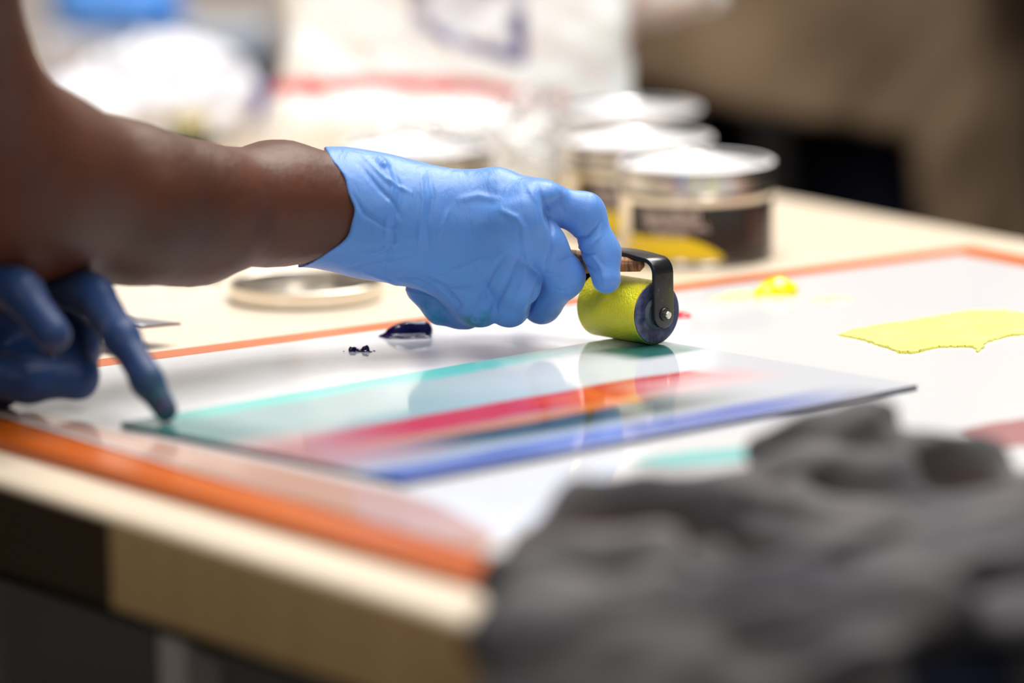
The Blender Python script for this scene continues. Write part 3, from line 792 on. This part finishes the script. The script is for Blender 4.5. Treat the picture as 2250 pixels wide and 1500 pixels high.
# rolled yellow ink sheet
pts = [(1845, 738), (1872, 728), (1940, 716), (2010, 706), (2080, 694), (2145, 684), (2210, 687), (2300, 694), (2380, 705), (2330, 722), (2250, 735), (2205, 742), (2170, 753), (2150, 775), (2138, 764), (2110, 763), (2060, 764), (2030, 772), (2000, 777), (1975, 776), (1950, 765), (1925, 758), (1905, 750), (1880, 744)]
def poly_sheet(name, pts, z, th, m, label, cat, lift=None, sub=9, jit=.0006):
    W = [np.array(atz(x, y, z)) for x, y in pts]
    fine = []
    for a, b in zip(W, W[1:]+W[:1]):
        for k in range(sub): 
            q = a+(b-a)*k/sub; q = q + np.append(rng.normal(size=2)*jit, 0); fine.append(q)
    bm = bmesh.new(); vs = [bm.verts.new(tuple(q)) for q in fine]
    f = bm.faces.new(vs)
    if f.calc_area() > 0:
        f.normal_update()
        if f.normal.z < 0: f.normal_flip()
    bmesh.ops.triangulate(bm, faces=bm.faces[:])
    for _ in range(3): bmesh.ops.subdivide_edges(bm, edges=[e for e in bm.edges if e.calc_length() > .004], cuts=1)
    bmesh.ops.triangulate(bm, faces=bm.faces[:])
    r = bmesh.ops.extrude_face_region(bm, geom=bm.faces[:])
    top = [v for v in r['geom'] if isinstance(v, bmesh.types.BMVert)]
    for v in top: v.co.z += th + (lift(v.co) if lift else 0)
    bmesh.ops.recalc_face_normals(bm, faces=bm.faces)
    o = from_bm(name, bm, m, None, True, 60)
    return tag(o, label, cat)
M['lime_film'] = mat('rolled_yellow_film', srgb(240, 234, 122), .55, bump=(900, .9, .0012, one), var=(60, srgb(234, 226, 100), one, (.35, .7)))
poly_sheet('ink_patch', pts, ZS, .0011, M['lime_film'], 'flat ragged patch of pale yellow ink at the right', 'ink', lift=lambda c: .0007*noise.noise(c*260))

M['pink_film'] = mat('pink_film', srgb(158, 104, 106), .35)
M['teal_reflect_film'] = mat('teal_reflect_film', srgb(120, 184, 182), .35)  # the plate's teal reflection in the slab, painted as a flat film
poly_sheet('ink_film', [(2112, 946), (2180, 930), (2260, 920), (2340, 935), (2300, 975), (2180, 985)], ZS, .0004, M['pink_film'], 'dull pink ink film on the slab at the right, behind the grey cloth', 'ink')
poly_sheet('teal_reflection', [(1378, 1016), (1450, 1000), (1560, 988), (1700, 978), (1740, 985), (1690, 1002), (1600, 1016), (1480, 1024)], ZS, .0004, M['teal_reflect_film'], 'pale teal reflection painted on the slab between plate and grey cloth', 'ink')
M['pink_reflect'] = mat('pink_reflection', srgb(196, 158, 142), .12)  # pinkish reflection in the glossy slab, painted as a thin sheet
mg = poly_sheet('pink_reflection', [(-150, 850), (60, 897), (265, 949), (560, 1012), (869, 1080), (960, 1108), (1090, 1172), (1058, 1217), (562, 1071), (110, 939), (-120, 874)], ZS, .0002, M['pink_reflect'], 'pinkish reflection painted on the slab', None, jit=0)
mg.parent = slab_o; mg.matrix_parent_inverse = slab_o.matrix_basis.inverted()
# ------------------------------------------------------------------ palette knife tip at the left
x0 = aty(400, 722, .09)
t = empty('scraper', tuple(atz(330, 728, ZT)), 0, label='steel scraper with pointed tip on the wood beside the pointing glove', cat='scraper')
tl = np.array(t.location)
def prism(bm, P, th):
    b = [bm.verts.new(tuple(p)) for p in P]; tp = [bm.verts.new((p[0], p[1], p[2]+th)) for p in P]
    bm.faces.new(b[::-1]); bm.faces.new(tp)
    for i in range(len(P)): j = (i+1) % len(P); bm.faces.new((b[i], b[j], tp[j], tp[i]))
    bmesh.ops.recalc_face_normals(bm, faces=bm.faces)
M['steel_dark'] = mat('dark_steel', (.28, .28, .32), .3, 1.0)
bm = bmesh.new(); prism(bm, [np.array(aty(px, py, Y))-tl for px, py, Y in ((398, 714, .075), (310, 703, .09), (200, 690, .10), (195, 712, .05), (310, 722, .06))], .0012)
from_bm('blade', bm, M['steel_dark'], t)
bm = bmesh.new(); a = Vector(aty(205, 698, .08)-tl); b = Vector(aty(20, 690, .13)-tl); dd = b-a
lathe(bm, [(0, 0), (.004, 0), (.006, .02), (.007, dd.length-.01), (0, dd.length)], 24, Matrix.Translation(a) @ dd.to_track_quat('Z', 'Y').to_matrix().to_4x4())
from_bm('handle', bm, M['handle_wood'], t, True)
# small metal piece under the forearm
bm = bmesh.new(); lathe(bm, [(0, .0003), (.010, .0003), (.0125, .002), (.0118, .0035), (.008, .0028), (0, .0026)], 48)
for v in bm.verts: v.co.x *= 1.3
o = from_bm('metal_cap', bm, M['silver'], None, True, 50); q = atz(425, 616, ZT); o.location = tuple(q)
tag(o, 'small shiny metal cap on the wood just below the forearm', 'cap')

# ------------------------------------------------------------------ white bag
def bag_mat():
    m = mat('white_printed_bag', srgb(246, 242, 238), .32, spec=.5, Subsurface_Weight=.5, Subsurface_Scale=.05, bump=(26, .8, .012, (1, 1, .6)))
    n, l = nodes(m); b = n['Principled BSDF']; tc = n.new('ShaderNodeTexCoord'); sx = n.new('ShaderNodeSeparateXYZ'); l.new(tc.outputs['Object'], sx.inputs[0])
    nz = n.new('ShaderNodeTexNoise'); nz.inputs['Scale'].default_value = 30; l.new(tc.outputs['Object'], nz.inputs['Vector'])
    n2 = n.new('ShaderNodeTexNoise'); n2.inputs['Scale'].default_value = 60; l.new(tc.outputs['Object'], n2.inputs['Vector'])
    def mth(op, a, b_=None, c=None, cl=False):
        k = n.new('ShaderNodeMath'); k.operation = op; k.use_clamp = cl
        for i, v in enumerate((a, b_, c)):
            if v is None: continue
            if isinstance(v, (int, float)): k.inputs[i].default_value = v
            else: l.new(v, k.inputs[i])
        return k.outputs[0]
    def rng_(x, lo, hi, s=.002):
        a = mth('MULTIPLY', mth('SUBTRACT', x, lo), 1/s, cl=True); c = mth('MULTIPLY', mth('SUBTRACT', hi, x), 1/s, cl=True); return mth('MULTIPLY', a, c)
    x, z = sx.outputs[0], sx.outputs[2]
    zz = mth('ADD', z, mth('MULTIPLY', mth('MULTIPLY', mth('ADD', x, .03), mth('ADD', x, .03)), 1.1))   # the stripe sags to the right
    zz = mth('MULTIPLY_ADD', nz.outputs[0], .006, zz)
    red = mth('MULTIPLY', rng_(zz, .0610, .0715), rng_(x, -.2, .105, .03))
    fade = n.new('ShaderNodeMapRange'); fade.inputs[1].default_value = .33; fade.inputs[2].default_value = .6; l.new(n2.outputs[0], fade.inputs[0])
    red = mth('MULTIPLY', red, mth('MULTIPLY_ADD', fade.outputs[0], .25, .75))
    tz = mth('ADD', z, mth('MULTIPLY', x, .30))
    blue = mth('MULTIPLY', rng_(tz, .089, .150), rng_(x, -.008, .064, .003))
    hole = mth('MULTIPLY', rng_(tz, .096, .130, .004), rng_(x, .003, .054, .004))
    bk = n.new('ShaderNodeMapRange'); bk.inputs[1].default_value = .45; bk.inputs[2].default_value = .55; bk.inputs[3].default_value = .35; bk.inputs[4].default_value = 1; l.new(n2.outputs[0], bk.inputs[0])
    blue = mth('MULTIPLY', mth('SUBTRACT', blue, mth('MULTIPLY', hole, .72)), bk.outputs[0], cl=True)
    m1 = n.new('ShaderNodeMix'); m1.data_type = 'RGBA'; l.new(red, m1.inputs[0]); m1.inputs[6].default_value = (*srgb(247, 245, 244), 1); m1.inputs[7].default_value = (*srgb(216, 44, 18), 1)
    m2 = n.new('ShaderNodeMix'); m2.data_type = 'RGBA'; l.new(blue, m2.inputs[0]); l.new(m1.outputs[2], m2.inputs[6]); m2.inputs[7].default_value = (*srgb(96, 88, 140), 1)
    l.new(m2.outputs[2], b.inputs['Base Color'])
    return m
BY = .66; bx = -.122
def bagf(p):
    q = p - np.array([bx, BY, ZT])
    z = q[:, 2]
    # body: rounded slab narrowing to the left top, leaning
    hx = .116 + .004*np.sin(z*60) - .10*np.clip(z-.03, 0, 1)*.35
    hy = .045 - .10*np.clip(z-.05, 0, .2)*.9
    d = np.sqrt((np.maximum(np.abs(q[:, 0]-.012-.10*z)-hx+.02, 0))**2 + (np.maximum(np.abs(q[:, 1])-np.maximum(hy, .008)+.006, 0))**2 + (np.maximum(z-.19, 0))**2) - .012
    d = np.maximum(d, -z+.0006)
    # crumpled right part with neck and flap
    e = _u([ell(q, (.085, -.01, .065), (.030, .035, .055)), ell(q, (.100, 0, .125), (.032, .03, .035)), cap(q, np.array([.112, 0, .112]), np.array([.160, -.01, .118]), .030, .018), cap(q, np.array([.14, 0, .10]), np.array([.176, 0, .104]), .010, .006),
            cap(q, np.array([.03, -.045, .030]), np.array([-.07, -.04, .040]), .020, .020), ell(q, (.075, -.035, .018), (.022, .02, .022))], .012)
    d = smin(d, e, .012)
    return np.maximum(d + wob(q, 75, 2)*.0035 + wob(q, 190, 7)*.0013, -z+.0006)
bo = sdf_obj('carrier_bag', bagf, (bx-.16, BY-.11, ZT-.002), (bx+.21, BY+.09, ZT+.235), .0035, bag_mat(), newton=1)
v = np.empty(len(bo.data.vertices)*3, np.float32); bo.data.vertices.foreach_get('co', v); v = v.reshape(-1, 3)-np.array([bx, BY, ZT], np.float32); bo.data.vertices.foreach_set('co', v.ravel()); bo.location = (bx, BY, ZT)
tag(bo, 'large crumpled white bag with a red stripe and blue printed panel', 'bag')
# clear crumpled plastic wrap in front of the bag
def clear_mat():
    m = bpy.data.materials.new('clear_wrap'); m.use_nodes = True; n, l = nodes(m); n.clear()
    out = n.new('ShaderNodeOutputMaterial'); tr = n.new('ShaderNodeBsdfTransparent'); tr.inputs[0].default_value = (.93, .93, .93, 1)
    gl_ = n.new('ShaderNodeBsdfGlossy'); gl_.inputs['Roughness'].default_value = .08; df = n.new('ShaderNodeBsdfDiffuse'); df.inputs[0].default_value = (.9, .9, .9, 1)
    tc = n.new('ShaderNodeTexCoord'); nz = n.new('ShaderNodeTexNoise'); nz.inputs['Scale'].default_value = 70; nz.inputs['Detail'].default_value = 3; l.new(tc.outputs['Object'], nz.inputs['Vector'])
    bp = n.new('ShaderNodeBump'); bp.inputs['Strength'].default_value = 1; bp.inputs['Distance'].default_value = .01; l.new(nz.outputs[0], bp.inputs['Height']); l.new(bp.outputs[0], gl_.inputs['Normal'])
    a = n.new('ShaderNodeMixShader'); a.inputs[0].default_value = .30; l.new(tr.outputs[0], a.inputs[1]); l.new(df.outputs[0], a.inputs[2])
    b = n.new('ShaderNodeMixShader'); b.inputs[0].default_value = .22; l.new(a.outputs[0], b.inputs[1]); l.new(gl_.outputs[0], b.inputs[2]); l.new(b.outputs[0], out.inputs[0]); return m
cx_ = aty(1060, 400, .53)[0]
def wrapf(p):
    q = p - np.array([cx_, .53, ZT])
    d = _u([ell(q, (-.045, 0, .026), (.032, .018, .028)), ell(q, (0, 0, .030), (.036, .02, .032)), ell(q, (.028, 0, .026), (.020, .02, .028)), ell(q, (.032, .004, .050), (.014, .014, .024))], .012)
    return np.maximum(d + wob(q, 150, 2)*.004 + np.abs(wob(q, 240, 12))*.006, -q[:, 2]+.0006)
tag(sdf_obj('plastic_wrap', wrapf, (cx_-.09, .495, ZT-.002), (cx_+.09, .565, ZT+.085), .002, clear_mat(), newton=1), 'crumpled clear plastic wrap between the bag and the row of tins', 'plastic wrap')

# ------------------------------------------------------------------ left background clutter
M['paper_white'] = mat('crumpled_white', srgb(222, 223, 230), .4, bump=(30, .6, .01, one))
wx, wy = aty(325, 200, .83)[0], .83
def crump(p):
    q = p - np.array([wx, wy, ZT])
    d = _u([ell(q, (-.022, 0, .022), (.045, .04, .025)), ell(q, (.022, 0, .030), (.036, .035, .030)), ell(q, (.008, 0, .048), (.022, .02, .018)), ell(q, (.048, 0, .022), (.014, .02, .016))], .02)
    return np.maximum(d + wob(q, 120, 3)*.005 + np.abs(wob(q, 150, 9))*.014 - .004, -q[:, 2]+.0006)
tag(sdf_obj('crumpled_paper', crump, (wx-.09, wy-.07, ZT-.002), (wx+.09, wy+.07, ZT+.09), .002, M['paper_white'], newton=1), 'crumpled white paper heap on the table behind the forearm', 'paper')
# small green capped jar
jx = aty(418, 270, .74)[0]
t = empty('ink_jar', (jx, .74, ZT), 0, label='small jar with olive green contents beside the crumpled white paper', cat='jar')
bm = bmesh.new(); lathe(bm, [(0, .0005), (.011, .0005), (.013, .002), (.013, .019), (.011, .021), (0, .021)], 48); from_bm('jar_body', bm, mat('olive_jar', srgb(70, 84, 58), .2, var=(60, srgb(30, 34, 24), one, (.4, .6))), t, True, 50)
bm = bmesh.new(); lathe(bm, [(0, .0215), (.0125, .0215), (.0125, .028), (.0115, .029), (0, .029)], 48); from_bm('lid', bm, mat('cream_lid', srgb(196, 180, 130), .4), t, True, 50)
# purple box, grey panel, blue gloves pile, yellow pad on the back table
def boxat(name, px0, px1, Y, dY, z0, z1, m, label, cat, rz=0, bev=.002):
    xa = -.0706+(px0-1125)*(Y-CAM[1])/FPX; xb = -.0706+(px1-1125)*(Y-CAM[1])/FPX
    bm = bmesh.new(); w2 = (xb-xa)/2
    box(bm, (-w2, -dY/2, 0), (w2, dY/2, z1-z0), bev)
    o = from_bm(name, bm, m, None, True, 40); o.location = ((xa+xb)/2, Y+dY/2, z0); o.rotation_euler = (0, 0, rz)
    return tag(o, label, cat)
boxat('ink_box', 486, 585, .92, .06, ZT+.0002, ZT+.018, mat('purple_card', srgb(58, 46, 150), .4), 'flat purple box between crumpled paper and the white bag', 'box', AN)
boxat('yellow_pad', 118, 262, 1.12, .16, ZT+.0002, ZT+.0185, mat('yellow_pad', srgb(222, 190, 40), .5), 'yellow pad under the left end of the pale grey slab', 'pad')
boxat('blue_case', 440, 575, 1.10, .16, ZT+.0002, ZT+.0185, mat('steel_blue', srgb(30, 70, 100), .4), 'steel blue case under the right end of the pale grey slab', 'case')
boxat('cutting_board', 100, 590, 1.11, .07, ZT+.0188, ZT+.036, mat('slate_board', srgb(200, 200, 208), .35, var=(9, srgb(120, 140, 160), one, (.45, .6))), 'pale grey slab raised on a yellow pad and a blue case', 'board')
boxat('tool_tray', 70, 150, .95, .08, ZT+.0002, ZT+.036, mat('grey_tray', srgb(150, 140, 136), .4), 'dull grey box near the elbow in front of the yellow pad', 'box')
gx, gy = aty(262, 10, 1.17)[0], 1.14
def gpile(p):
    q = p - np.array([gx, gy, ZT+.0364])
    d = _u([ell(q, (-.018, 0, .02), (.026, .03, .024)), ell(q, (.014, 0, .016), (.030, .03, .020)), ell(q, (0, 0, .034), (.022, .02, .020)), cap(q, np.array([.02, 0, .012]), np.array([.040, -.005, .009]), .01, .008)], .01)
    return np.maximum(d + wob(q, 160, 3)*.003, -q[:, 2]+.0004)
tag(sdf_obj('spare_glove', gpile, (gx-.08, gy-.06, ZT+.034), (gx+.08, gy+.06, ZT+.11), .002, mat('bright_nitrile', srgb(70, 140, 226), .4), newton=1), 'bright blue crumpled glove lying on the pale grey slab', 'glove')

# ------------------------------------------------------------------ bystander behind the table
by = empty('person', (.11, 1.20, 0), 0, label='bystander in a long brown coat and navy trousers behind the table', cat='person')
B0 = np.array([.11, 1.20, 0])
def bybody(p):
    q = p-B0; t = None
    for s in (-.10, .10):
        c = chain(q, [(np.array([s, 0, .92]), .085), (np.array([s*1.05, -.02, .5]), .062), (np.array([s*1.1, .02, .09]), .042)], .02)
        c = smin(c, cap(q, np.array([s*1.1, .02, .045]), np.array([s*1.3, -.14, .035]), .04, .032), .03)
        t = c if t is None else smin(t, c, .03)
    t = smin(t, cap(q, np.array([0, 0, .98]), np.array([0, 0, 1.36]), .15, .14), .08)
    for s in (-1, 1):
        t = smin(t, chain(q, [(np.array([s*.18, 0, 1.42]), .055), (np.array([s*.24, .0, 1.14]), .045), (np.array([s*.22, -.05, .98]), .034), (np.array([s*.185, -.08, .88]), .036)], .02), .04)
        for j in range(4):
            t = smin(t, cap(q, np.array([s*.185, -.10+.016*j, .88]), np.array([s*.15, -.095+.016*j, .815+.006*abs(j-1.4)]), .009, .008), .004)
        t = smin(t, cap(q, np.array([s*.18, -.10, .90]), np.array([s*.15, -.12, .85]), .011, .009), .006)
    t = smin(t, cap(q, np.array([0, 0, 1.42]), np.array([0, -.01, 1.56]), .06, .055), .03)
    t = smin(t, ell(q, (0, -.01, 1.65), (.078, .10, .12)), .02); t = smin(t, ell(q, (0, -.11, 1.64), (.014, .02, .03)), .015)
    return t
def shiftmesh(o): return loc(o)
shiftmesh(sdf_obj('body', bybody, (-.26, .95, 0), (.49, 1.42, 1.80), .011, M['skin'], by))
def bytr(p):
    q = p-B0; t = None
    for s in (-.10, .10):
        c = chain(q, [(np.array([s*.85, 0, .92]), .088), (np.array([s*1.0, -.02, .5]), .078), (np.array([s*1.1, .02, .10]), .066)], .02)
        t = c if t is None else smin(t, c, .02)
    t = smin(t, ell(q, (0, 0, .97), (.135, .10, .10)), .03)
    return np.maximum(t+wob(p, 34, 5)*.004, .06-p[:, 2])
shiftmesh(sdf_obj('trousers', bytr, (-.26, .95, .03), (.49, 1.42, 1.10), .011, M['navy'], by))
def coat(p):
    q = p-B0; z = q[:, 2]; x = q[:, 0]
    # hem: high at the left front, long at the right
    hem = np.interp(x, [-.30, -.08, -.02, .04, .090, .118, .3], [.765, .750, .733, .724, .71, .45, .38])
    fl = np.clip(1.1-z, 0, .7)
    rx = .170 + .03*fl; ry = .145+.05*fl
    k = np.sqrt((x/rx)**2+(q[:, 1]/ry)**2); d = (k-1)*.14
    d = np.maximum(d, z-1.40); d = smin(d, cap(q, np.array([-.12, 0, 1.40]), np.array([.12, 0, 1.40]), .09, .09), .05)
    for s in (-1, 1):
        d = smin(d, chain(q, [(np.array([s*.18, 0, 1.42]), .075), (np.array([s*.24, .0, 1.14]), .066), (np.array([s*.22, -.05, .97]), .055)], .02), .03)
    d = d + wob(p, 26, 2)*.010 + wob(p, 60, 9)*.003
    return np.maximum(np.maximum(d, hem-z), -(d+.02) * (z < .95) - 1*(z >= .95))
shiftmesh(sdf_obj('coat', coat, (-.27, .92, .33), (.51, 1.46, 1.56), .0085, M['jacket'], by, newton=1))
def byh(p):
    q = p-B0; return np.maximum(ell(q, (0, .012, 1.675), (.086, .10, .112)), -(q[:, 1]*.7+(q[:, 2]-1.65)*.5+.035))
shiftmesh(sdf_obj('hair', byh, (-.06, 1.0, 1.5), (.29, 1.40, 1.82), .01, M['hair'], by))
for s in (-.11, .11):
    bm = bmesh.new(); box(bm, (-.05, -.2, 0), (.05, .075, .09), .03, 3)
    so = from_bm('shoe', bm, M['black_metal'], by, True); so.location = (s, .02, 0)

# ------------------------------------------------------------------ foreground cloth
folds = [
    # far lobe
    ([(1690, 1010, -.37, 60), (1790, 965, -.37, 66), (1900, 955, -.37, 70), (2030, 1000, -.37, 66), (2140, 1050, -.37, 66), (2290, 1075, -.38, 84)]),
    ([(1560, 1085, -.40, 40), (1750, 1055, -.40, 60), (1950, 1060, -.40, 60)]),
    # middle ridge
    ([(1180, 1215, -.47, 62), (1290, 1130, -.46, 70), (1420, 1110, -.46, 70), (1560, 1160, -.47, 70), (1750, 1195, -.47, 76), (1960, 1215, -.47, 70), (2290, 1170, -.46, 80)]),
    # front ridges
    ([(1130, 1290, -.55, 66), (1240, 1240, -.54, 70), (1420, 1260, -.55, 70), (1580, 1230, -.54, 60)]),
    ([(1200, 1340, -.59, 80), (1450, 1350, -.60, 84), (1650, 1310, -.59, 80), (1900, 1290, -.57, 84), (2100, 1240, -.55, 84), (2300, 1230, -.54, 90)]),
    ([(1150, 1420, -.62, 120), (1500, 1440, -.63, 110), (1850, 1420, -.62, 105), (2050, 1350, -.60, 90), (2300, 1330, -.58, 90)]),
    ([(1140, 1560, -.63, 120), (1500, 1560, -.64, 120), (1900, 1540, -.63, 110)]),
    ([(1150, 1720, -.63, 110), (1500, 1700, -.64, 110), (1800, 1640, -.63, 100)]),
    # fillers that rest on the table
    ([(1250, 1230, -.46, 60), (1600, 1220, -.46, 80), (2300, 1190, -.42, 90)]),
    ([(1400, 1130, -.42, 50), (1700, 1110, -.39, 60), (2000, 1110, -.38, 66), (2300, 1130, -.38, 66)]),
    ([(1500, 1150, -.43, 60), (1900, 1160, -.43, 66), (2300, 1170, -.43, 66)]),
]
FC = [[J(*q) for q in c] for c in folds]
FILL = [J(*q) for q in ((1300, 1215, -.45, 50), (1500, 1165, -.43, 56), (1750, 1150, -.42, 60), (2000, 1140, -.40, 64), (2300, 1150, -.40, 64))]
CARVE = [[J(*q) for q in c] for c in (
    [(1360, 1060, -.475, 26), (1560, 1098, -.475, 34), (1850, 1135, -.48, 34), (2080, 1130, -.48, 30)],
    [(1300, 1290, -.605, 34), (1350, 1300, -.61, 30)],
    [(1500, 1190, -.54, 20), (1680, 1230, -.56, 24), (1840, 1255, -.56, 24)],
    [(2060, 1290, -.62, 26), (1850, 1370, -.66, 34), (1720, 1450, -.68, 40)],
    [(2000, 960, -.42, 20), (2060, 1000, -.42, 26)],
    [(1420, 1400, -.665, 24), (1200, 1440, -.67, 24)])]
def clothf(p):
    f = None
    for i, c in enumerate(FC):
        d = chain(p, c, .01)
        f = d if f is None else smin(f, d, .006)
    for c in CARVE: f = smax(f, -chain(p, c, .004), .006)
    f = smin(f, chain(p, FILL, .004), .004)
    n1 = wob(p*np.array([.55, 1, 1.1]), 95, 2)*.0055 + wob(p*np.array([.5, 1, 1]), 210, 9)*.0016 + np.abs(wob(p*np.array([.45, .9, 1.2]), 75, 12))*.016 - .004
    f = f + n1
    # stay clear of slab and table
    a = (p-K)@uA; b = (p-K)@uB
    inside = (a > -.003) & (b < .003)
    zt = np.where(inside, ZT+.0035, -1)
    in2 = (p-W0)@uB < SB+.022
    zt = np.where(inside & in2, ZS+.0012, zt)
    f = np.maximum(f, np.where(zt > 0, zt-p[:, 2], -1))
    return f
fx0 = aty(1000, 1500, -.6)[0]
tag(sdf_obj('crumpled_cloth', clothf, (-.14, -.74, .60), (.20, -.28, .86), .003, M['cloth'], newton=1), 'crumpled dark grey cloth draped over the near corner of the table', 'cloth')
